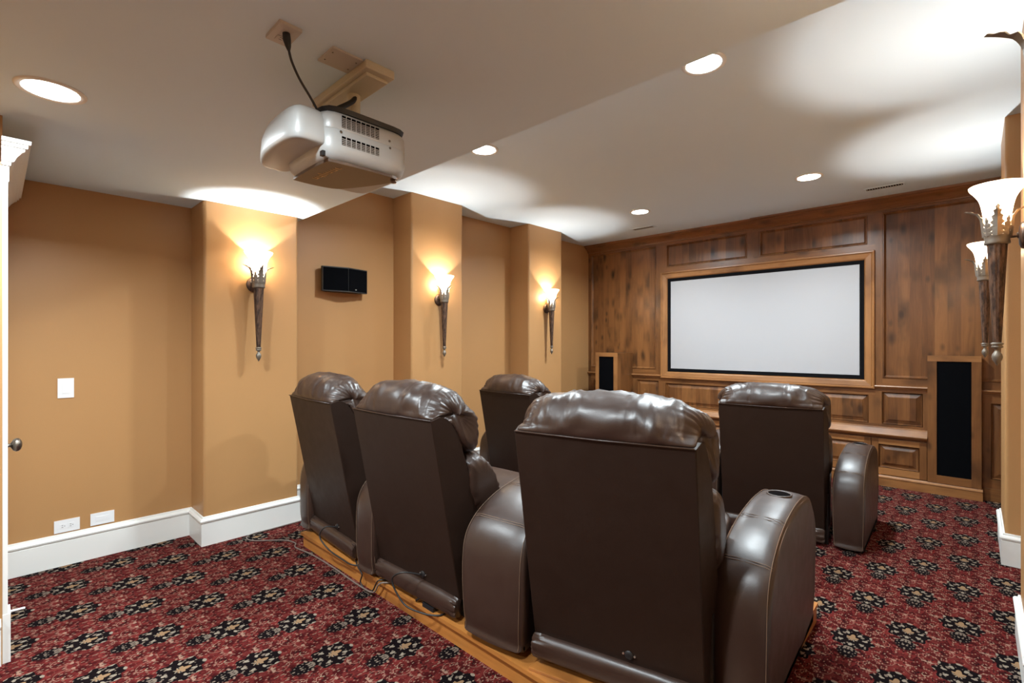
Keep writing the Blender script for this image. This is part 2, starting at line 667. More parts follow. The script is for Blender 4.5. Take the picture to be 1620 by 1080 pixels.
dpart('jamb_casing', -3.31, XST - 0.002, YD, 0.043, 0.21, 2.19)
dpart('jamb_casing', -4.24, -4.13, YD, 0.043, 0.21, 2.19)
dpart('plinth_block', -3.315, XST + 0.0, YD, 0.052, 0.0, 0.22)
dpart('plinth_block', -4.245, -4.125, YD, 0.052, 0.0, 0.22)
dpart('head_casing', -4.24, XST - 0.002, YD, 0.047, 2.19, 2.275)
leaf = dpart('door_leaf', -4.13, -3.31, YD, 0.034, 0.012, 2.19)
for px in (-4.03, -3.66):
    for z0, z1 in ((0.25, 0.95), (1.12, 2.05)):
        dpart('door_panel', px, px + 0.25, YD, 0.037, z0, z1, bev=0.003)
crown = [(0, 2.262), (0.009, 2.262), (0.011, 2.275), (0.019, 2.28), (0.029, 2.30), (0.043, 2.318), (0.053, 2.325), (0.055, 2.335), (0.063, 2.338), (0.065, 2.352), (0.073, 2.355), (0.075, 2.372), (0, 2.374)]
bm = sweep_floor(nb(), [(-4.24 + 3.72, -0.004), (-4.24 + 3.72, 0.017), (XST + 3.72 - 0.004, 0.017), (XST + 3.72 - 0.004, -0.004)], [(y, z) for y, z in crown], -1)
obj('crown_molding', bm, 'trim', door)
bm = nb()
lathe(bm, [(0.024, 0.008), (0.026, 0.011), (0.010, 0.014), (0.008, 0.026), (0.014, 0.030), (0.026, 0.036), (0.032, 0.046), (0.031, 0.056), (0.022, 0.064), (0.008, 0.068)], 20, (0.37, 0.0, 0.965), 'y')
obj('door_knob', bm, 'knob', door, smooth=True)
bm = nb()
tube(bm, [(0.42, 0.0085, 0.192), (0.42, 0.060, 0.190), (0.42, 0.076, 0.189)], 0.0055, 8)
obj('door_stop', bm, 'plate', door, smooth=True, auto=50)

# ================================================================== WOOD WALL
pan = tag(empty('wood_paneling', (-1.95, 6.36, 0)), 'knotty brown wood wall paneling with crown molding around the screen', 'paneling')
PO = Vector((-1.95, 6.36, 0))


def pp(name, x0, x1, z0, z1, mat, y0=YW, y1=6.36, bev=0.0025, parent=None, org=None):
    par = parent or pan
    o = org if org is not None else PO
    return bxo(name, x0 - o.x, x1 - o.x, y0 - o.y, y1 - o.y, z0 - o.z, z1 - o.z, mat, par, bev)


def raised(name, x0, x1, z0, z1, yface, raised_=True, margin=0.035, parent=None, org=None, mat='wood_v', m2=0.0):
    """panel set in a frame: a bead round the opening and a flat or raised field"""
    o = org if org is not None else PO
    par = parent or pan
    if raised_:
        prof = [(0.0, 0.016), (0.006, 0.004), (0.012, 0.014), (0.014, 0.022), (margin, 0.010), (margin + 0.003, 0.006), (margin + 0.006, 0.006)]
    else:
        prof = [(0.0, 0.0), (0.004, -0.006), (0.012, -0.007), (0.017, 0.0), (0.024, 0.012), (0.030, 0.018), (0.034, 0.018)]
    bm = nb()
    rings = []
    for d, dy in [(0.0, 0.03)] + prof:
        rings.append([(x0 + d - o.x, yface + dy - o.y, z0 + d - o.z), (x1 - d - o.x, yface + dy - o.y, z0 + d - o.z),
                      (x1 - d - o.x, yface + dy - o.y, z1 - d - o.z), (x0 + d - o.x, yface + dy - o.y, z1 - d - o.z)])
    loft(bm, rings)
    return obj(name, bm, mat, par)


# upper towers
XL0, XL1 = XR, -3.142
XC0, XC1 = -0.756, XRW
ZT = 2.81
pp('stile', XL0, -4.297, 0.115, ZT, 'wood_s')
pp('stile', -3.217, XL1, 1.022, ZT, 'wood_s')
pp('rail', XL0, XL1, ZT, ZH, 'wood_h')
pp('rail', -4.297, -3.217, 1.022, 1.097, 'wood_h')
raised('panel', -4.297, -3.217, 1.097, ZT, YW, False)
pp('stile', XC0, -0.694, 1.022, ZT, 'wood_s')
pp('stile', 0.40, XC1, 0.115, ZT, 'wood_s')
pp('rail', XC0, XC1, ZT, ZH, 'wood_h')
pp('rail', -0.694, 0.40, 1.022, 1.097, 'wood_h')
raised('panel', -0.694, 0.40, 1.097, ZT, YW, False)
# above the screen
pp('rail', XL1, XC0, 2.803, ZH, 'wood_h')
pp('rail', XL1, XC0, 2.427, 2.497, 'wood_h')
pp('stile', XL1, -3.068, 2.497, 2.803, 'wood_s')
pp('stile', -2.02, -1.944, 2.497, 2.803, 'wood_s')
pp('stile', -1.944, -1.88, 2.497, 2.803, 'wood_s', y0=YW - 0.006)
pp('stile', -0.821, XC0, 2.497, 2.803, 'wood_s')
raised('panel', -3.068, -2.02, 2.497, 2.803, YW, False)
raised('panel', -1.88, -0.821, 2.497, 2.803, YW, False)
# crown in two lengths
CR = [(0, 2.842), (-0.014, 2.842), (-0.018, 2.852), (-0.026, 2.856), (-0.034, 2.868), (-0.060, 2.893), (-0.092, 2.912), (-0.100, 2.922), (-0.112, 2.924), (-0.118, 2.934), (-0.120, 2.9445), (0, 2.9445)]
for a, b_, k in ((XR, -1.944, 1.0), (-1.944, XRW, 1.22)):
    bm = prism(nb(), [(YW - 6.36 + y * k, z - (k - 1) * 0.05 * (2.945 - z) / 0.1) for y, z in CR], a + 1.95, b_ + 1.95, 'x')
    obj('crown_molding', bm, 'wood_h', pan)
# cap rail
CAP = [(0, 0.985), (-0.012, 0.988), (-0.016, 1.000), (-0.030, 1.004), (-0.034, 1.012), (-0.030, 1.020), (0, 1.023)]
for a, b_ in ((XR, XL1), (XC0, XRW)):
    obj('cap_rail', prism(nb(), [(YW - 6.36 + y, z) for y, z in CAP], a + 1.95, b_ + 1.95, 'x'), 'case_h', pan)
# middle band between the cap and the ledge
ZM0, ZM1 = 0.590, 0.988
pp('rail', -3.58, -0.335, ZM0, 0.622, 'wood_h')
pp('rail', -3.58, XL1, 0.940, ZM1, 'wood_h')
pp('rail', XC0, -0.335, 0.955, ZM1, 'wood_h')
pp('rail', XL1, XC0, 0.915, 0.982, 'wood_h')
for a, b_, z in ((-3.58, -3.51, 0.94), (-3.18, -3.142, 0.94), (-3.142, -3.077, 0.915), (-2.0, -1.90, 0.915), (-0.812, -0.756, 0.915), (-0.756, -0.699, 0.955), (-0.373, -0.335, 0.955)):
    pp('stile', a, b_, 0.622, z, 'wood_s')
for a, b_, z in ((-3.51, -3.18, 0.94), (-3.077, -2.0, 0.915), (-1.90, -0.812, 0.915), (-0.699, -0.373, 0.955)):
    raised('panel', a, b_, 0.622, z, YW, True, 0.05)
# side wings below the cap
for a, b_ in ((-4.297, -3.60), (0.05, 0.40)):
    pp('rail', a, b_, 0.115, 0.20, 'wood_h')
    pp('rail', a, b_, 0.90, ZM1, 'wood_h')
    raised('panel', a + 0.06, b_, 0.20, 0.90, YW, True, 0.05)
    pp('stile', a, a + 0.06, 0.20, 0.90, 'wood_s')
pp('base_rail', XR, -3.58, 0.0, 0.115, 'wood_h', y0=YW - 0.012)
pp('base_rail', 0.05, XRW, 0.0, 0.115, 'wood_h', y0=YW - 0.012)

# casing round the screen: four mitred lengths
def mitred(names, x0, x1, z0, z1, prof, ybase, parent, org, mats):
    """prof: (inset from the outer edge, y offset)"""
    ends = [((x0, z0, 1, 1), (x1, z0, -1, 1)), ((x1, z0, -1, 1), (x1, z1, -1, -1)), ((x1, z1, -1, -1), (x0, z1, 1, -1)), ((x0, z1, 1, -1), (x0, z0, 1, 1))]
    for (a, b_), m in zip(ends, mats):
        rings = []
        for (x, z, sx, sz) in (a, b_):
            rings.append([(x + sx * d - org.x, ybase + dy - org.y, z + sz * d - org.z) for d, dy in prof])
        obj(names, loft(nb(), rings), m, parent)


mitred('screen_casing', -3.142, -0.756, 0.980, 2.427,
       [(0, 0.03), (0, -0.022), (0.005, -0.030), (0.016, -0.032), (0.022, -0.026), (0.026, -0.020), (0.030, -0.024), (0.078, -0.016), (0.086, -0.010), (0.0935, 0.0), (0.0935, 0.03)],
       YW, pan, PO, ['case_h', 'case_v', 'case_h', 'case_v'])

# ------------------------------------------------------------------ projection screen
scr = tag(empty('projection_screen', (-1.948, YW, 1.07)), 'blank white projection screen with black border in the wood wall', 'screen')
SO = Vector((-1.948, YW, 1.07))
mitred('border', -3.046, -0.848, 1.076, 2.338, [(0, 0.012), (0, -0.002), (0.003, -0.005), (0.036, -0.004), (0.042, 0.002), (0.042, 0.012)], YW, scr, SO, ['velvet'] * 4)
bxo('screen_surface', -3.005 + 1.948, -0.889 + 1.948, 0.003, 0.008, 1.117 - 1.07, 2.297 - 1.07, 'screen', scr)

# ------------------------------------------------------------------ ledge, cabinets, plinth
LED = [(0.0, 0.596), (-0.048, 0.596), (-0.052, 0.592), (-0.054, 0.584), (-0.094, 0.540), (-0.100, 0.538), (-0.104, 0.531), (-0.102, 0.521), (-0.094, 0.517), (-0.075, 0.500), (0.0, 0.500)]
led = tag(obj('cabinet_ledge', prism(nb(), [(YW + y, z) for y, z in LED], -3.58, -0.335, 'x'), 'case_h'),
          'long wooden ledge running above the low cabinets under the screen', 'ledge')
PL = [(6.36, 0.0), (6.236, 0.0), (6.236, 0.082), (6.231, 0.086), (6.233, 0.094), (6.242, 0.098), (6.248, 0.108), (6.36, 0.110)]
struct(obj('trim_1', prism(nb(), PL, -3.58, 0.055, 'x'), 'case_h'), 'wooden plinth at the foot of the cabinets')
YC = 6.256


def cabinet(x0, x1, ndoor, knob, label):
    c = empty('low_cabinet', ((x0 + x1) / 2, YC, 0.110))
    o = Vector(((x0 + x1) / 2, YC, 0.110))
    tag(c, label, 'cabinet', 'low cabinets under the ledge')
    bxo('body', x0 - o.x, x1 - o.x, 0.018, 0.062, 0.0, 0.389, 'wood_s', c)
    w = (x1 - x0) / ndoor
    for k in range(ndoor):
        a, b_ = x0 + k * w + 0.004, x0 + (k + 1) * w - 0.004
        d = empty('door', ((a + b_) / 2 - o.x, 0, 0), parent=c)
        do = Vector(((a + b_) / 2, YC, 0.110))
        for s0, s1 in ((a, a + 0.056), (b_ - 0.056, b_)):
            pp('stile', s0, s1, 0.116, 0.478, 'wood_s', YC, YC + 0.018, 0.002, d, do)
        pp('rail', a + 0.056, b_ - 0.056, 0.116, 0.184, 'case_h', YC, YC + 0.018, 0.002, d, do)
        pp('rail', a + 0.056, b_ - 0.056, 0.424, 0.478, 'case_h', YC, YC + 0.018, 0.002, d, do)
        raised('panel', a + 0.056, b_ - 0.056, 0.184, 0.424, YC, True, 0.05, d, do)
        kx = a + 0.025 if (knob == 'l' or (knob == 'lr' and k == 1)) else b_ - 0.025
        bm = lathe(nb(), [(0.006, 0.0), (0.005, -0.010), (0.012, -0.014), (0.014, -0.020), (0.010, -0.026), (0.003, -0.028)], 12, (kx - do.x, 0, 0.30 - 0.110), 'y')
        obj('knob', bm, 'steel', d, smooth=True)


cabinet(-0.780, -0.335, 1, 'l', 'single-door low cabinet beside the right tower speaker')
cabinet(-1.950, -0.780, 2, 'lr', 'two-door low cabinet under the right half of the screen')
cabinet(-3.120, -1.950, 2, 'lr', 'two-door low cabinet under the left half of the screen')
cabinet(-3.576, -3.120, 1, 'r', 'single-door low cabinet beside the left tower speaker')


def tower(x0, x1, yf, yb, z0, z1, label, fr=0.065, plinth=False):
    o = Vector(((x0 + x1) / 2, yf, z0))
    t = tag(empty('tower_speaker', o), label, 'speaker', 'tower speakers flanking the screen')
    b_ = lambda n, a, b2, y0, y1, za, zb, m, bev=0.002: bxo(n, a - o.x, b2 - o.x, y0 - o.y, y1 - o.y, za - o.z, zb - o.z, m, t, bev)
    zb = z0
    if plinth:
        b_('base', x0 - 0.01, x1 - 0.002, yf - 0.012, yb, z0, z0 + 0.11, 'case_h')
        zb = z0 + 0.11
    b_('cabinet', x0 + 0.002, x1 - 0.002, yf + 0.018, yb, zb, z1 - 0.004, 'wood_s')
    b_('stile', x0, x0 + fr, yf, yf + 0.018, zb, z1 - 0.055, 'case_v' if plinth else 'wood_s')
    b_('stile', x1 - fr, x1, yf, yf + 0.018, zb, z1 - 0.055, 'case_v' if plinth else 'wood_s')
    b_('rail', x0, x1, yf, yf + 0.018, z1 - 0.055, z1, 'case_h', 0.004)
    b_('rail', x0 + fr, x1 - fr, yf, yf + 0.018, zb, zb + 0.075, 'case_h' if plinth else 'wood_h', 0.003)
    b_('grille', x0 + fr, x1 - fr, yf + 0.008, yf + 0.0175, zb + 0.075, z1 - 0.055, 'grille', 0)
    return t


tower(-3.931, -3.580, 5.892, YW, 0.0, 1.327, 'left tower speaker in a wood case with narrow black grille', 0.055, True)
tower(-0.334, 0.047, 6.243, YW, 0.111, 1.337, 'right tower speaker in a wood case with tall black grille', 0.068)

# ================================================================== RISER PLATFORM
ZP = 0.10
PX0, PX1, PY0, PY1 = -3.505, -0.60, 1.527, 2.95
plat = tag(empty('riser_platform', (-2.05, PY0, 0)), 'low honey-coloured wooden riser under the back row of recliners', 'platform')


def plp(name, x0, x1, y0, y1, z0, z1, bev=0.002):
    return bxo(name, x0 + 2.05, x1 + 2.05, y0 - PY0, y1 - PY0, z0, z1, 'plat', plat, bev)


plp('fascia_board', PX0, PX1, PY0, PY0 + 0.02, 0.0, ZP - 0.019)
plp('fascia_board', PX0, PX1, PY1 - 0.02, PY1, 0.0, ZP - 0.019)
plp('fascia_board', PX0, PX0 + 0.02, PY0 + 0.02, PY1 - 0.02, 0.0, ZP - 0.019)
plp('fascia_board', PX1 - 0.02, PX1, PY0 + 0.02, PY1 - 0.02, 0.0, ZP - 0.019)
plp('nosing', PX0 - 0.012, PX1 + 0.012, PY0 - 0.016, PY0 + 0.072, ZP - 0.019, ZP, 0.006)
yy = PY0 + 0.075
w = 0.1935
k = 0
while yy < PY1 - 0.01:
    plp('deck_board', PX0 - 0.006, PX1 + 0.006, yy, min(yy + w - 0.003, PY1 + 0.006), ZP - 0.019, ZP - 0.0005, 0.0015)
    yy += w
bm = prism(nb(), [(-1.345, 1.520), (-0.66, 1.674), (-0.66, 2.6), (-1.345, 2.45)], ZP, ZP + 0.012, 'z')
bmesh.ops.translate(bm, verts=bm.verts, vec=(2.05, -PY0, 0))
obj('shim_board', bm, 'plat', plat, bev=0.003)

# ================================================================== RECLINERS
HW = 0.341


def wr_noise(p, s):
    return mnoise.noise(Vector(p) * s)


def back_shell():
    prof = spline([(0.0, 0.108), (-0.058, 0.40), (-0.116, 0.70), (-0.174, 0.994)], 3)
    front = spline([(-0.125, 1.010), (-0.075, 0.980), (-0.008, 0.86), (0.040, 0.72), (0.085, 0.55), (0.145, 0.30), (0.175, 0.108)], 4)
    poly = prof + front
    bm = nb()
    rings = []
    for x, inset in ((-HW, 0.004), (-HW + 0.004, 0), (HW - 0.004, 0), (HW, 0.004)):
        cy = sum(p[0] for p in poly) / len(poly)
        rg = []
        for p in poly:
            rear = -0.174 * (p[1] - 0.108) / 0.886
            fl_ = min(max((p[0] - rear) / 0.20, 0.0), 1.0) * 0.032
            rg.append((x + math.copysign(fl_, x), p[0] + (inset if p[0] < cy else -inset), p[1]))
        rings.append(rg)
    loft(bm, rings)
    return bm


def pillow(prof, half, e=0.30, nu=56, seams=(), tuft=None, wr=0.007, seed=0.0, per=7, rearlock=None, ux=0.62, topround=None, flare=0.0):
    """soft cushion: closed (y,z) profile lofted over x, gathered at both ends, with wrinkles"""
    ring = spline(prof, per, True)
    n = len(ring)
    cy = sum(p[0] for p in ring) / n
    cz = sum(p[1] for p in ring) / n
    if tuft:
        cy, cz = tuft
    rings = []
    for i in range(nu + 1):
        t = -math.pi / 2 + math.pi * i / nu
        sx = math.copysign(abs(math.sin(t)) ** ux, math.sin(t))
        s = max(abs(math.cos(t)), 0.0) ** e
        s = max(s, 0.03)
        x = half * sx
        endw = max(0.0, (abs(sx) - 0.70) / 0.30) ** 1.5
        groove = 0.0
        for q in seams:
            groove += math.exp(-((x - q) / 0.0055) ** 2) * 0.011
            groove -= math.exp(-((x - q) / 0.022) ** 2) * 0.003
        rg = []
        for j, (y, z) in enumerate(ring):
            dy, dz = y - cy, z - cz
            L = math.hypot(dy, dz) + 1e-6
            a = math.atan2(dz, dy)
            s_ = s
            if topround:
                wt = min(max((z - topround) / 0.09, 0.0), 1.0)
                s_ = s * (1 - wt) + max(1 - abs(sx) ** 2.5, 0.0) ** 0.42 * wt
                s_ = max(s_, 0.03)
            d = L * s_
            # soft puckers running away from the seams, and radial gathers at the ends
            pk = wr_noise((x * 16 + seed, math.cos(a) * 1.5, math.sin(a) * 1.5), 1.0) * wr
            pk += wr_noise((x * 5 + seed, y * 9, z * 9 + 4), 1.0) * wr * 0.5
            rid = 1.0 - abs(wr_noise((x * 30 + y * 9 + seed, y * 7 + 3, z * 6), 1.0)) * 2.0
            pk += max(rid, 0.0) ** 3 * wr * 0.45
            gath = math.sin(a * 13 + 2.0 * wr_noise((a * 1.5, seed, sx), 1.0) + seed)
            pk += (abs(gath) - 0.5) * 0.015 * endw * min(1.0, s * 1.6)
            d += (pk - groove) * (0.25 + 0.75 * s)
            if rearlock and z < rearlock[1] and y < rearlock[0]:
                # along the rear seam the leather is stitched straight to the panel edge
                w_ = min(1.0, (rearlock[1] - z) / 0.03)
                d0 = L * max(s, abs(math.cos(t)) ** 0.12)
                d = d * (1 - w_) + d0 * w_
            xx = x
            if tuft:
                xx = x - math.copysign(0.018, sx) * endw * (1 - s) * 1.5
            xx *= 1.0 + flare * min(max((y + 0.13) / 0.16, 0.0), 1.0)
            rg.append((xx, cy + dy / L * d, cz + dz / L * d))
        rings.append(rg)
    return loft(nb(), rings)


HEAD = [(-0.172, 0.992), (-0.190, 1.035), (-0.180, 1.090), (-0.128, 1.140), (-0.050, 1.158), (0.035, 1.135), (0.098, 1.055), (0.136, 0.940), (0.142, 0.850), (0.108, 0.795), (0.035, 0.812), (-0.02, 0.880), (-0.07, 0.955), (-0.12, 0.985)]
LUMB = [(0.020, 0.790), (0.095, 0.822), (0.150, 0.800), (0.215, 0.725), (0.268, 0.630), (0.285, 0.540), (0.245, 0.470), (0.150, 0.450), (0.065, 0.520), (0.025, 0.660)]
SEAT = [(0.12, 0.42), (0.14, 0.50), (0.28, 0.515), (0.50, 0.520), (0.72, 0.535), (0.80, 0.505), (0.815, 0.43), (0.76, 0.375), (0.45, 0.36), (0.18, 0.37)]
FOOT = [(0.755, 0.36), (0.80, 0.44), (0.855, 0.43), (0.885, 0.34), (0.885, 0.18), (0.865, 0.09), (0.81, 0.075), (0.765, 0.12), (0.755, 0.25)]
ROLL = [(0.018, 0.112), (-0.002, 0.121), (-0.022, 0.115), (-0.034, 0.095), (-0.036, 0.060), (-0.030, 0.032), (-0.012, 0.024), (0.014, 0.026)]
ARM = [(0.030, 0.018), (-0.004, 0.060), (-0.014, 0.200), (-0.012, 0.380), (0.004, 0.480), (0.045, 0.550), (0.120, 0.608), (0.240, 0.660), (0.400, 0.692), (0.560, 0.702), (0.690, 0.690), (0.800, 0.645), (0.865, 0.560), (0.885, 0.440), (0.885, 0.200), (0.870, 0.050), (0.840, 0.016), (0.450, 0.012)]
ARM = [(y, z * 0.935 if z > 0.07 else z) for y, z in ARM]
ARMS = spline(ARM, 5, True)


def offset_poly(poly, d):
    n = len(poly)
    out = []
    for i in range(n):
        a, b_ = poly[i - 1], poly[(i + 1) % n]
        tx, ty = b_[0] - a[0], b_[1] - a[1]
        L = math.hypot(tx, ty) + 1e-9
        out.append((poly[i][0] + ty / L * d, poly[i][1] - tx / L * d))
    return out


_area = sum(ARMS[i - 1][0] * ARMS[i][1] - ARMS[i][0] * ARMS[i - 1][1] for i in range(len(ARMS)))
SGN = -1 if _area > 0 else 1


def arm_mesh(wr_, wf_, seed=0.0):
    """wr_, wf_: width at the rear and at the front"""
    rings = []
    prof = [(-1.0, 0.030), (-0.985, 0.016), (-0.94, 0.006), (-0.86, 0.0), (-0.5, -0.006), (0.0, -0.009), (0.5, -0.006), (0.86, 0.0), (0.94, 0.006), (0.985, 0.016), (1.0, 0.030)]
    for k, ins in prof:
        pl = offset_poly(ARMS, SGN * ins)
        rg = []
        for y, z in pl:
            f = min(max(y / 0.85, 0), 1)
            w_ = (wr_ + (wf_ - wr_) * f) / 2
            puff = 1.0 + 0.10 * math.sin(min(max(z / 0.7, 0), 1) * math.pi)
            nz = wr_noise((k + seed, y * 6, z * 6), 1.0) * 0.004
            rg.append((k * w_ * puff + nz, y + nz * 0.5, z + nz * 0.5 if z > 0.03 else z))
        rings.append(rg)
    return loft(nb(), rings)


def arm_pt(k, idxf, wr_, wf_, lift=0.0016):
    """point on the arm surface: k across (-1..1), idxf along the profile"""
    n = len(ARMS)
    i = int(idxf) % n
    j = (i + 1) % n
    t = idxf - int(idxf)
    ins = 0.016 if abs(k) > 0.95 else (0.006 if abs(k) > 0.9 else (0.0 if abs(k) > 0.8 else -0.0065))
    pl = offset_poly(ARMS, SGN * (ins - lift))
    y = pl[i][0] * (1 - t) + pl[j][0] * t
    z = pl[i][1] * (1 - t) + pl[j][1] * t
    f = min(max(y / 0.85, 0), 1)
    w_ = (wr_ + (wf_ - wr_) * f) / 2
    puff = 1.0 + 0.10 * math.sin(min(max(z / 0.7, 0), 1) * math.pi)
    return (k * w_ * puff, y, z)


def make_arm(parent, lx, ly, yaw, wr_, wf_, cup, seed):
    a = empty('arm', (lx, ly, 0), R(yaw), parent)
    obj('arm_body', arm_mesh(wr_, wf_, seed), 'leather', a, smooth=True, auto=60)
    bm = nb()
    # cross seams at the rear bend and behind the cup, and long seams down both edges
    for q in (26.5, 36.5):
        for dq in (0.0, 0.55):
            tube(bm, [arm_pt(k_ / 8 * 0.93, q + dq, wr_, wf_) for k_ in range(-8, 9)], 0.0011, 5)
    for sx in (-0.955, 0.955, -0.90, 0.90):
        tube(bm, [arm_pt(sx, q, wr_, wf_) for q in range(3, 58)], 0.0011, 5)
    obj('stitching', bm, 'stitch', a)
    if cup:
        cx, cyy, cz = arm_pt(0.0, 46.0, wr_, wf_, 0.0)
        bm = nb()
        lathe(bm, [(0.050, -0.010), (0.052, 0.002), (0.048, 0.0045), (0.044, 0.002), (0.043, -0.010)], 28, (0, 0, 0), caps=False)
        r_ = obj('cup_holder_rim', bm, 'leather', a, smooth=True)
        r_.location = (cx, cyy, cz + 0.0015)
        bm = lathe(nb(), [(0.001, 0.0), (0.0435, 0.0), (0.0435, 0.0016), (0.001, 0.0016)], 28)
        c_ = obj('cup_well', bm, 'dark', a)
        c_.location = (cx, cyy, cz + 0.0015)
    return a


def make_recliner(x, y, z, yaw, arms, label, group, seed, socket=True):
    c = tag(empty('recliner', (x, y, z), R(yaw)), label, 'recliner', group)
    obj('back_shell', back_shell(), 'vinyl', c, smooth=True, auto=35)
    obj('headrest', pillow(HEAD, 0.350, 0.30, 104, (-0.125, 0.125), (-0.030, 1.01), 0.010, seed, 8, (-0.1, 1.03), 0.62, 0.99, 0.125), 'leather', c, smooth=True)
    obj('lumbar_cushion', pillow(LUMB, 0.384, 0.26, 60, (), None, 0.011, seed + 5), 'leather', c, smooth=True)
    obj('seat_cushion', pillow(SEAT, 0.350, 0.2, 28, (), None, 0.004, seed + 9, 5), 'leather', c, smooth=True)
    obj('footrest', pillow(FOOT, 0.31, 0.2, 24, (), None, 0.003, seed + 3, 5), 'leather', c, smooth=True)
    obj('rear_roll', pillow(ROLL, HW + 0.001, 0.12, 30, (), None, 0.0015, seed + 1, 4), 'leather', c, smooth=True, auto=60)
    bm = nb()
    box(bm, -0.36, 0.36, 0.05, 0.78, 0.0, 0.36)
    obj('base_frame', bm, 'black', c, bev=0.004)
    bm = nb()
    tube(bm, [(-HW + 0.004, -0.177, 0.996), (0, -0.179, 0.993), (HW - 0.004, -0.177, 0.996)], 0.0035, 6)
    obj('piping', bm, 'leather', c, smooth=True)
    if socket:
        s = empty('power_socket', (0.07, -0.012, 0.155), 0, c)
        bm = lathe(nb(), [(0.004, 0.016), (0.017, 0.012), (0.017, -0.002), (0.012, -0.006), (0.002, -0.006)], 14, (0, 0, 0), 'y')
        obj('socket_body', bm, 'black', s, smooth=True, auto=40)
        for sx in (-0.022, 0.022):
            obj('screw', lathe(nb(), [(0.004, 0.010), (0.004, -0.002), (0.001, -0.003)], 8, (sx, 0, 0), 'y'), 'steel', s)
    for i, (lx, ly, ya, w0, w1, cup) in enumerate(arms):
        make_arm(c, lx, ly, ya, w0, w1, cup, seed * 1.7 + i)
    return c


def loc_arm(cx, cy, yaw, ax, ay, ayaw, w0, w1, cup):
    """world arm position (rear centre) to the recliner's frame"""
    d = Matrix.Rotation(-R(yaw), 2) @ Vector((ax - cx, ay - cy))
    return (d.x, d.y, ayaw - yaw, w0, w1, cup)


BR_, FR_ = 'back row of recliners', 'front row of recliners'
c1 = (-3.106, 1.562, -3.5)
c2 = (-2.153, 1.540, 1.3)
c3 = (-1.026, 1.654, 12.9)
fr = (-1.119, 4.042, 8.6)
fl = (-3.204, 3.449, -2.0)
rc1 = make_recliner(c1[0], c1[1], ZP, c1[2], [loc_arm(*c1, -3.525, 1.555, -3, 0.155, 0.155, True)],
              'brown leather recliner at the wall end of the back row', BR_, 1.3)
rc2 = make_recliner(c2[0], c2[1], ZP, c2[2], [loc_arm(*c2, -2.590, 1.497, 0, 0.175, 0.175, True)],
              'middle brown leather recliner of the back row', BR_, 4.1)
make_recliner(c3[0], c3[1], ZP + 0.0122, c3[2], [loc_arm(*c3, -1.555, 1.515, 7, 0.325, 0.20, True), loc_arm(*c3, -0.612, 1.835, 2.5, 0.185, 0.175, True)],
              'largest and nearest brown leather recliner of the back row', BR_, 7.7)
make_recliner(fl[0], fl[1], 0.0, fl[2], [loc_arm(*fl, -3.655, 3.47, -2, 0.16, 0.16, True), loc_arm(*fl, -2.76, 3.47, -2, 0.16, 0.16, True)],
              'small-looking brown leather recliner of the front row on the sconce wall side', FR_, 11.2)
make_recliner(fr[0], fr[1], 0.0, fr[2], [loc_arm(*fr, -1.600, 4.02, 6, 0.17, 0.17, True), loc_arm(*fr, -0.640, 4.09, 1.5, 0.178, 0.17, True)],
              'brown leather recliner of the front row standing before the right low cabinets', FR_, 14.9)

# ================================================================== SCONCES
SH = 0.825     # rim above the finial tip


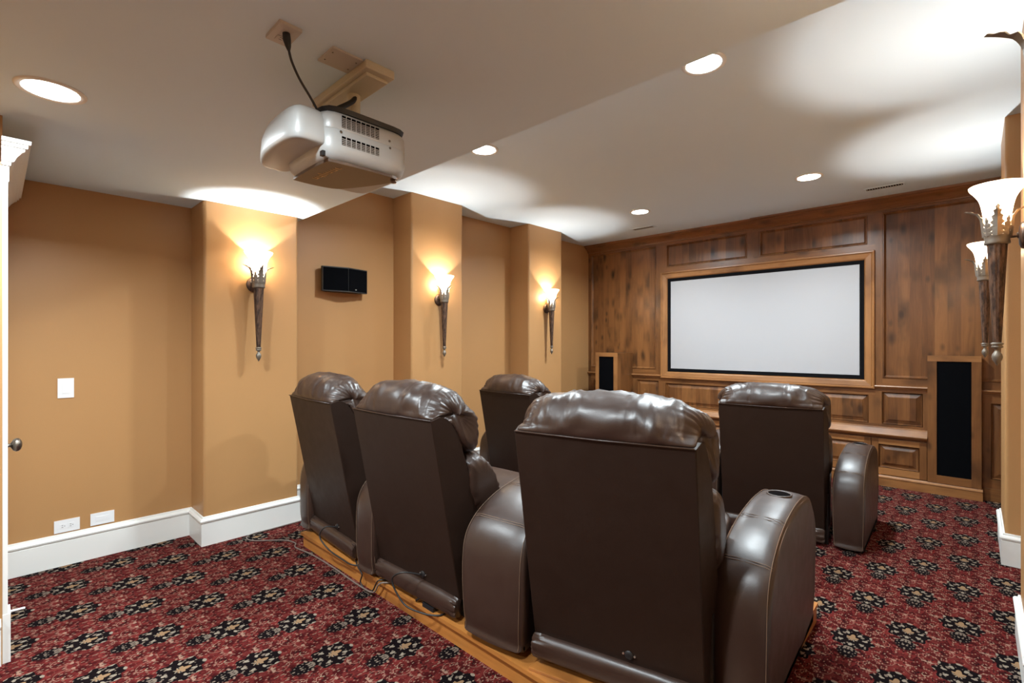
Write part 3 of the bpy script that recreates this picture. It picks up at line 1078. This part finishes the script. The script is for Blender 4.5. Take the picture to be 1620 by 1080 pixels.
def build_sconce():
    """local frame: origin on the wall at the finial tip height, +y away from the wall"""
    s = empty('wall_sconce')
    ax = 0.090
    bm = lathe(nb(), [(0.058, 0.0), (0.060, 0.006), (0.056, 0.014), (0.040, 0.020), (0.012, 0.022), (0.010, 0.026)], 28, (0, 0, 0.585), 'y')
    bp = obj('backplate', bm, 'bronze', s, smooth=True, auto=50)
    obj('screw', lathe(nb(), [(0.006, 0.016), (0.006, 0.024), (0.002, 0.027)], 10, (0.028, 0, 0.600), 'y'), 'pewter', bp)
    bm = nb()
    tube(bm, [(0, 0.012, 0.585), (0, ax - 0.03, 0.585)], 0.007, 10)
    obj('bracket', bm, 'bronze', s, smooth=True, auto=50)
    # fluted tapering stem
    bm = nb()
    rings = []
    for k in range(9):
        f = k / 8
        z = 0.105 + f * (0.560 - 0.105)
        r = 0.0150 + f * (0.0360 - 0.0150)
        rg = []
        for q in range(48):
            a = 2 * math.pi * q / 48
            fl_ = 1.0 - 0.10 * (0.5 + 0.5 * math.cos(a * 12))
            rg.append((r * fl_ * math.cos(a), ax + r * fl_ * math.sin(a), z))
        rings.append(rg)
    loft(bm, rings)
    obj('stem', bm, 'bronze', s, smooth=True, auto=60)
    bm = lathe(nb(), [(0.034, 0.553), (0.043, 0.556), (0.0445, 0.562), (0.042, 0.574), (0.0445, 0.586), (0.046, 0.594), (0.040, 0.598)], 28, (0, ax, 0))
    obj('collar', bm, 'pewter', s, smooth=True, auto=60)
    bm = lathe(nb(), [(0.0145, 0.107), (0.022, 0.103), (0.022, 0.098), (0.016, 0.094), (0.020, 0.088), (0.020, 0.084), (0.010, 0.078), (0.008, 0.070), (0.010, 0.064),
                      (0.017, 0.052), (0.019, 0.040), (0.016, 0.026), (0.009, 0.014), (0.005, 0.006), (0.002, 0.0)], 20, (0, ax, 0))
    obj('finial', bm, 'pewter', s, smooth=True)
    # bell-shaped glass, open at the top
    prof = spline([(0.036, 0.590), (0.042, 0.625), (0.046, 0.670), (0.051, 0.715), (0.061, 0.760), (0.079, 0.793), (0.094, 0.812), (0.098, 0.825)], 4)
    ins = [(r - 0.004, z) for r, z in prof[::-1]]
    bm = lathe(nb(), prof + [(0.0965, 0.8265)] + ins, 40, (0, ax, 0), caps=False)
    g = obj('glass_shade', bm, 'glass', s, smooth=True)
    bm = lathe(nb(), [(0.004, 0.640), (0.014, 0.650), (0.019, 0.672), (0.017, 0.692), (0.009, 0.706), (0.002, 0.710)], 16, (0, ax, 0))
    obj('bulb', bm, 'bulb', s, smooth=True)
    obj('bulb_socket', lathe(nb(), [(0.016, 0.592), (0.016, 0.638), (0.010, 0.642)], 14, (0, ax, 0)), 'black', s, smooth=True, auto=50)
    # leaves: tall curling ones and short upright ones in turn
    for k in range(8):
        a = 2 * math.pi * k / 8 + math.pi / 2
        tall = k % 2 == 0
        H = 0.150 if tall else 0.085
        W = 0.040 if tall else 0.030
        cen = []
        n = 22
        for q in range(n + 1):
            t = q / n
            z = 0.590 + H * (t if not tall else (t - 0.12 * max(0, t - 0.72) * 4))
            r = 0.047 + 0.004 * t
            zz = z - 0.590
            r = max(r, 0.047 + 0.09 * zz)
            if tall:
                r += 0.050 * max(0.0, (t - 0.52) / 0.48) ** 1.8
            cen.append((t, r, z))
        bm = nb()
        L, Rr, Lb, Rb, Cn, Cb = [], [], [], [], [], []
        for t, r, z in cen:
            lob = min(1.0, abs(((t * (6 if tall else 4)) % 1.0) - 0.30) / 0.70)
            w_ = W * (1.02 - t) ** 0.8 * (0.40 + 0.60 * (1 - lob)) * min(1.0, 0.45 + t * 3.0) + 0.0012
            da = w_ / r
            for lst, aa, rr, dz in ((L, a - da, r - 0.002, 0.006 * (1 - lob)), (Rr, a + da, r - 0.002, 0.006 * (1 - lob)), (Cn, a, r + 0.003, 0)):
                lst.append(bm.verts.new((rr * math.cos(aa), ax + rr * math.sin(aa), z + dz)))
            for lst, aa, rr, dz in ((Lb, a - da, r - 0.0045, 0.006 * (1 - lob)), (Rb, a + da, r - 0.0045, 0.006 * (1 - lob)), (Cb, a, r + 0.0, 0)):
                lst.append(bm.verts.new((rr * math.cos(aa), ax + rr * math.sin(aa), z + dz)))
        for q in range(n):
            for A, B in ((L, Cn), (Cn, Rr), (Rb, Cb), (Cb, Lb), (Lb, L), (Rr, Rb)):
                bm.faces.new((A[q], A[q + 1], B[q + 1], B[q]))
        for q in (0, n):
            bm.faces.new((L[q], Cn[q], Cb[q], Lb[q]))
            bm.faces.new((Cn[q], Rr[q], Rb[q], Cb[q]))
        obj('leaf', bm, 'pewter', s)
    ld = bpy.data.lights.new('sconce_bulb', 'POINT')
    ld.energy = SCONCE_W
    ld.color = WARM
    ld.shadow_soft_size = 0.012
    lo = bpy.data.objects.new('sconce_light', ld)
    COL.objects.link(lo)
    lo.parent = s
    lo.location = (0, ax, 0.735)
    return s


proto = build_sconce()
spots = [(XP, 1.375, -90, 'torch wall sconce on the left pilaster nearest the light switch'),
         (XP, 3.160, -90, 'torch wall sconce on the middle left pilaster beyond the black wall speaker'),
         (XP, 4.905, -90, 'torch wall sconce on the left pilaster nearest the wood wall'),
         (XRP[2], 4.905, 90, 'torch wall sconce on the right, half hidden behind a nearer sconce'),
         (XRP[1], 3.155, 90, 'large torch wall sconce with glowing bell shade near the right picture edge'),
         (XRP[0], 1.375, 90, 'torch wall sconce cut off by the top right picture corner')]
for i, (x, y, a, lab) in enumerate(spots):
    s = proto if i == 0 else copy_tree(proto)
    s.location = (x, y, 1.318 if i < 3 else 1.350)
    s.rotation_euler = (0, 0, R(a))
    tag(s, lab, 'wall lamp', 'torch wall sconces')

# ================================================================== DOWNLIGHTS
def build_downlight():
    d = empty('recessed_downlight')
    bm = lathe(nb(), [(0.112, 0.0), (0.111, -0.005), (0.104, -0.007), (0.092, -0.006), (0.088, -0.003), (0.087, 0.0)], 40, caps=False)
    obj('trim_ring', bm, 'trim', d, smooth=True)
    bm = lathe(nb(), [(0.001, -0.001), (0.088, -0.001), (0.088, -0.004), (0.001, -0.0045)], 40)
    obj('lens', bm, 'lens', d)
    ld = bpy.data.lights.new('downlight_lamp', 'AREA')
    ld.shape = 'DISK'
    ld.size = 0.15
    ld.energy = DOWN_W
    ld.color = NEUT
    ld.spread = R(156)
    lo = bpy.data.objects.new('downlight_lamp', ld)
    COL.objects.link(lo)
    lo.parent = d
    lo.location = (0, 0, -0.012)
    return d


dl = build_downlight()
dspots = [(-2.738, 0.160, ZL, 'lit recessed downlight in the low ceiling left of the projector'),
          (-1.060, 0.160, ZL, 'added recessed downlight in the low ceiling behind the camera, out of frame, to help light the room'),  # unseen lamp, added to help light the room
          (-2.746, 2.590, ZH, 'lit recessed downlight in the high ceiling just right of the projector'),
          (-1.050, 2.600, ZH, 'lit recessed downlight overlapping the edge of the low ceiling'),
          (-2.752, 5.020, ZH, 'lit recessed downlight near the wood wall above its left panels'),
          (-1.080, 5.015, ZH, 'lit recessed downlight near the wood wall above its right panels'),
          (-1.95, -1.60, ZL, 'added unseen downlight in the low ceiling far behind the camera, for extra room light')]  # also added out of view, for more light from the rear
for i, (x, y, z, lab) in enumerate(dspots):
    d = dl if i == 0 else copy_tree(dl)
    d.location = (x, y, z)
    tag(d, lab, 'ceiling light', 'recessed downlights')

# ================================================================== CEILING VENTS
def vent(x, y, label):
    v = tag(empty('ceiling_vent', (x, y, ZH), R(0)), label, 'vent', 'ceiling vents')
    bm = nb()
    for a in ((-0.155, 0.155, -0.055, -0.040), (-0.155, 0.155, 0.040, 0.055), (-0.155, -0.140, -0.040, 0.040), (0.140, 0.155, -0.040, 0.040)):
        box(bm, a[0], a[1], a[2], a[3], -0.008, 0.0)
    obj('frame', bm, 'ceil', v)
    bxo('duct', -0.14, 0.14, -0.04, 0.04, -0.0015, -0.0003, 'dark', v)
    for q in range(14):
        bm = box(nb(), -0.1345 + q * 0.02, -0.1300 + q * 0.02, -0.04, 0.04, -0.007, -0.0016)
        obj('louver', bm, 'vent', v)
    return v


vent(-3.10, 5.745, 'small ceiling vent above the left wood panels')
vent(-0.625, 5.82, 'small ceiling vent above the right wood panels')

# ================================================================== PROJECTOR
PJ = Vector((-1.80, 0.95, ZL))
pj = tag(empty('projector', PJ), 'silver ceiling projector hanging from a cream mount', 'projector')


def pjo(name, bm, mat, **k):
    bmesh.ops.translate(bm, verts=bm.verts, vec=-PJ)
    return obj(name, bm, mat, k.pop('parent', pj), **k)


def rbox(x0, x1, y0, y1, rings, e=4.0, n=40):
    """superellipse-plan rounded body; rings: (z, grow)"""
    bm = nb()
    out = []
    cx, cy, hx, hy = (x0 + x1) / 2, (y0 + y1) / 2, (x1 - x0) / 2, (y1 - y0) / 2
    for z, g in rings:
        rg = []
        for k in range(n):
            a = 2 * math.pi * k / n
            c, s = math.cos(a), math.sin(a)
            rr = (abs(c) ** e + abs(s) ** e) ** (-1 / e)
            rg.append((cx + (hx + g) * rr * c, cy + (hy + g) * rr * s, z))
        out.append(rg)
    return loft(bm, out)


pjo('mount_plate', box(nb(), -2.04, -1.60, 0.925, 1.045, 2.452, ZL), 'mount', bev=0.006)
pjo('mount_cover', box(nb(), -2.015, -1.625, 0.940, 1.030, 2.438, 2.452), 'mount', bev=0.004)
pjo('mount_pole', lathe(nb(), [(0.026, 2.28), (0.026, 2.438)], 20, (-1.80, 0.985, 0)), 'mount', smooth=True, auto=50)
# main body, upper and lower shells with a parting line
UP = [(2.205, -0.001), (2.209, 0.0), (2.250, -0.002), (2.266, -0.010), (2.270, -0.020)]
pjo('upper_shell', rbox(-1.965, -1.620, 0.775, 1.130, UP, 7.0, 56), 'proj', smooth=True, auto=60)
LO = [(2.098, -0.034), (2.102, -0.020), (2.118, -0.006), (2.140, 0.0), (2.2035, 0.0), (2.2045, -0.001)]
pjo('lower_shell', rbox(-1.965, -1.620, 0.775, 1.130, LO, 7.0, 56), 'proj', smooth=True, auto=60)
bm = rbox(-1.965, -1.616, 0.780, 1.134, [(2.268, -0.010), (2.284, -0.004), (2.288, -0.012)], 6.0, 48)
pjo('top_frame', bm, 'black', smooth=True, auto=50)
# bottom plate with lettering strokes
poly = []
for (x, y) in [(-1.640, 0.835), (-1.632, 1.055), (-1.665, 1.085), (-1.74, 1.065), (-1.86, 1.010), (-1.925, 0.955), (-1.935, 0.820), (-1.900, 0.800), (-1.68, 0.800)]:
    poly.append((x, y))
pjo('bottom_plate', prism(nb(), spline(poly, 4, True), 2.090, 2.1005, 'z'), 'projb', bev=0.0)
for q in range(11):
    f = q / 10
    x = -1.855 + f * 0.165
    y = 0.842 + f * 0.010
    ln = 0.020 if q not in (3, 4) else (0.036 if q == 4 else 0.026)
    y0 = y - (0.012 if q == 4 else 0.0)
    bm = box(nb(), x - 0.0022, x + 0.0022, y0, y0 + ln, 2.0888, 2.0902)
    pjo('letter_stroke', bm, 'gold')
    if q % 2 == 0 and q != 4:
        bm = box(nb(), x - 0.0022, x + 0.014, y0 + ln - 0.003, y0 + ln, 2.0888, 2.0902)
        pjo('letter_stroke', bm, 'gold')
# hood over the rear connectors
HD = [(2.142, -0.014), (2.144, -0.006), (2.150, -0.001), (2.170, 0.0), (2.225, -0.004), (2.256, -0.014), (2.268, -0.030)]
bm = rbox(-2.020, -1.640, 0.672, 0.830, HD, 5.0, 64)
for v_ in bm.verts:                     # the far end of the hood narrows and drops
    f = max(0.0, (-1.80 - v_.co.x) / 0.245)
    if f > 0:
        v_.co.z -= 0.035 * f * f * ((v_.co.z - 2.12) / 0.15)
        v_.co.y += (0.80 - v_.co.y) * 0.30 * f * f
pjo('cable_hood', bm, 'proj', smooth=True, auto=75)
# vent grids on the side facing the room: columns of slots
for (za, zb_, n_) in ((2.213, 2.255, 8), (2.152, 2.182, 8)):
    for q in range(n_):
        y0 = 0.842 + q * 0.0190
        bm = box(nb(), -1.621, -1.6192, y0, y0 + 0.0145, za, zb_)
        ve = pjo('vent_grid', bm, 'dark')
        bm = nb()
        for r_ in range(int((zb_ - za) / 0.006)):
            box(bm, -1.6193, -1.6182, y0, y0 + 0.0145, za + 0.0015 + r_ * 0.006, za + 0.0038 + r_ * 0.006)
        o_ = pjo('vent_slats', bm, 'vent', parent=ve)
for y, z in ((0.838, 2.196), (1.035, 2.222), (1.037, 2.196)):
    pjo('screw', lathe(nb(), [(0.0045, -1.621), (0.0045, -1.6185), (0.001, -1.618)], 10, (0, y, z), 'x'), 'knob')
pjo('foot', lathe(nb(), [(0.010, 2.080), (0.012, 2.084), (0.012, 2.092)], 12, (-1.655, 1.075, 0)), 'projb', smooth=True)
pjo('latch', box(nb(), -1.650, -1.630, 0.775, 0.787, 2.100, 2.118), 'black', bev=0.002)
pjo('lens_barrel', lathe(nb(), [(0.050, 1.120), (0.050, 1.150), (0.044, 1.152), (0.040, 1.140), (0.002, 1.138)], 28, (-1.80, 0, 2.190), 'y'), 'black', smooth=True, auto=50)
bm = nb()
tube(bm, spline([(-1.79, 0.992, 2.44), (-1.775, 0.965, 2.40), (-1.755, 0.90, 2.345), (-1.745, 0.84, 2.30), (-1.745, 0.80, 2.275)], 5), 0.010, 10)
pjo('cable_bundle', bm, 'cord', smooth=True)

# ceiling outlet with plug and cord, blank plate
ou = tag(empty('ceiling_outlet', (-1.665, 0.660, ZL)), 'square outlet box on the low ceiling with a black plug', 'outlet')
bxo('plate', -0.058, 0.058, -0.036, 0.036, -0.012, 0.0, 'cplate', ou, 0.003)
for sx in (-0.022, 0.022):
    so = bxo('socket', sx - 0.014, sx + 0.014, -0.016, 0.016, -0.0135, -0.0118, 'cplate', ou, 0.0)
    for q in (-0.006, 0.006):
        bxo('slot', sx + q - 0.001, sx + q + 0.001, -0.006, 0.004, -0.0138, -0.0134, 'dark', so)
bl = tag(empty('blank_plate', (-1.675, 0.865, ZL)), 'blank rectangular cover plate on the low ceiling beside the mount', 'cover plate')
bxo('plate', -0.058, 0.058, -0.058, 0.058, -0.007, 0.0, 'cplate', bl, 0.002)
for sx, sy in ((-0.03, -0.045), (0.03, -0.045), (-0.03, 0.045), (0.03, 0.045)):
    obj('screw', lathe(nb(), [(0.003, -0.0082), (0.003, -0.0068)], 8, (sx, sy, 0)), 'knob', bl)
pc = tag(empty('projector_power_cord', (-1.645, 0.66, ZL - 0.014)), 'black power cord from the ceiling outlet to the projector', 'cord')
bm = nb()
tube(bm, [(0, 0, 0.0), (0, 0.002, -0.020), (0, 0.006, -0.040), (0, 0.008, -0.052)], [0.012, 0.013, 0.009, 0.005], 12)
obj('plug', bm, 'cord', pc, smooth=True, auto=60)
bm = nb()
tube(bm, spline([(0, 0.008, -0.050), (0.0, 0.018, -0.085), (-0.004, 0.045, -0.130), (-0.015, 0.085, -0.170), (-0.030, 0.118, -0.200), (-0.035, 0.125, -0.212)], 6), 0.0042, 8)
obj('cable', bm, 'cord', pc, smooth=True)

# ================================================================== WALL SPEAKER, SWITCH, OUTLETS
sp = tag(empty('surround_speaker', (XR, 2.25, 1.93)), 'black wedge-fronted surround speaker on the tan wall', 'speaker')
SP0 = [(0.0, -0.17), (0.0, 0.17), (0.055, 0.222), (0.085, 0.222), (0.138, 0.004), (0.138, -0.004), (0.085, -0.222), (0.055, -0.222)]
obj('cabinet', prism(nb(), SP0, 0.0, 0.225, 'z'), 'black', sp, bev=0.004)
for s_ in (-1, 1):
    bm = nb()
    p0, p1 = Vector((0.087, s_ * 0.216)), Vector((0.1385, s_ * 0.002))
    nrm = Vector((0.20, s_ * 0.05)).normalized() * 0.004
    pts = [p0, p1, p1 + nrm, p0 + nrm]
    prism(bm, [(p.x, p.y) for p in pts], 0.010, 0.215, 'z')
    obj('grille', bm, 'grille', sp)
obj('badge', prism(nb(), [(0.1190, 0.092), (0.1216, 0.0925), (0.1256, 0.0765), (0.1230, 0.076)], 0.022, 0.030, 'z'), 'steel', sp)

sw = tag(empty('light_switch', (XR, 0.324, 1.16)), 'white rocker light switch plate on the tan wall', 'switch')
bxo('plate', 0, 0.006, -0.040, 0.040, -0.064, 0.064, 'plate', sw, 0.002)
bxo('rocker', 0.006, 0.009, -0.017, 0.017, -0.034, 0.034, 'plate', sw, 0.001)
o1 = tag(empty('wall_outlet', (XR, 0.330, 0.256)), 'white double power outlet lying sideways above the baseboard', 'outlet')
bxo('plate', 0, 0.006, -0.063, 0.063, -0.040, 0.040, 'plate', o1, 0.002)
for sy in (-0.020, 0.020):
    so = bxo('socket', 0.006, 0.0075, sy - 0.016, sy + 0.016, -0.015, 0.015, 'plate', o1, 0.0)
    for dz in (-0.006, 0.006):
        bxo('slot', 0.0075, 0.0079, sy - 0.007, sy + 0.001, dz - 0.0012, dz + 0.0012, 'dark', so)
    bxo('slot', 0.0075, 0.0079, sy + 0.006, sy + 0.010, -0.002, 0.002, 'dark', so)
o2 = tag(empty('jack_plate', (XR, 0.510, 0.259)), 'white blank jack plate beside the double outlet', 'cover plate')
bxo('plate', 0, 0.006, -0.063, 0.063, -0.040, 0.040, 'plate', o2, 0.002)
bxo('insert', 0.006, 0.0075, -0.036, 0.036, -0.016, 0.016, 'plate', o2, 0.0005)

# ================================================================== CORDS BEHIND THE BACK ROW
def cord(name, pts, r, mat, label, group=None):
    bm = nb()
    tube(bm, spline(pts, 8), r, 8)
    return tag(obj(name, bm, mat, None, smooth=True), label, 'cord', group)


def chair_cord(chair, pts):
    bm = nb()
    mi = chair.matrix_basis.inverted()
    tube(bm, [mi @ Vector(p) for p in spline(pts, 8)], 0.0045, 8)
    obj('power_cord', bm, 'cord', chair, smooth=True)


chair_cord(rc1, [(-3.035, 1.535, 0.255), (-3.06, 1.47, 0.262), (-3.085, 1.45, 0.20), (-3.00, 1.47, 0.135), (-2.86, 1.49, 0.108), (-2.76, 1.495, 0.106), (-2.72, 1.53, 0.106), (-2.76, 1.56, 0.106)])
chair_cord(rc2, [(-2.085, 1.52, 0.255), (-2.14, 1.44, 0.275), (-2.20, 1.42, 0.22), (-2.12, 1.44, 0.12), (-2.00, 1.47, 0.106), (-1.93, 1.51, 0.106), (-1.92, 1.56, 0.106)])
cord('loose_cord', [(-2.80, 1.545, 0.106), (-2.70, 1.505, 0.108), (-2.64, 1.498, 0.085), (-2.66, 1.500, 0.03), (-2.60, 1.499, 0.008), (-2.52, 1.497, 0.03), (-2.46, 1.496, 0.106), (-2.43, 1.54, 0.106)], 0.0042, 'cord', 'black cord draped over the riser edge between the wall-end and middle recliners')
cord('extension_cord', [(-4.00, 1.75, 0.005), (-3.99, 1.50, 0.006), (-3.98, 1.32, 0.006), (-3.86, 1.30, 0.006), (-3.70, 1.46, 0.006), (-3.58, 1.50, 0.006), (-3.50, 1.47, 0.006), (-3.30, 1.495, 0.007), (-3.0, 1.505, 0.006), (-2.7, 1.498, 0.007), (-2.50, 1.488, 0.03), (-2.43, 1.49, 0.103), (-2.38, 1.56, 0.106), (-2.36, 1.75, 0.106)],
     0.0045, 'gcord', 'thin grey cord lying on the carpet along the riser')
ad = tag(empty('power_adapter', (-2.02, 1.535, ZP)), 'small black power adapter on the riser under the middle recliner', 'adapter')
bxo('case', -0.045, 0.045, -0.022, 0.028, 0.0005, 0.022, 'black', ad, 0.004)
bm = nb()
tube(bm, [(-0.045, 0.0, 0.014), (-0.075, -0.015, 0.030), (-0.100, -0.02, 0.010)], 0.006, 8)
obj('plug', bm, 'black', ad, smooth=True)
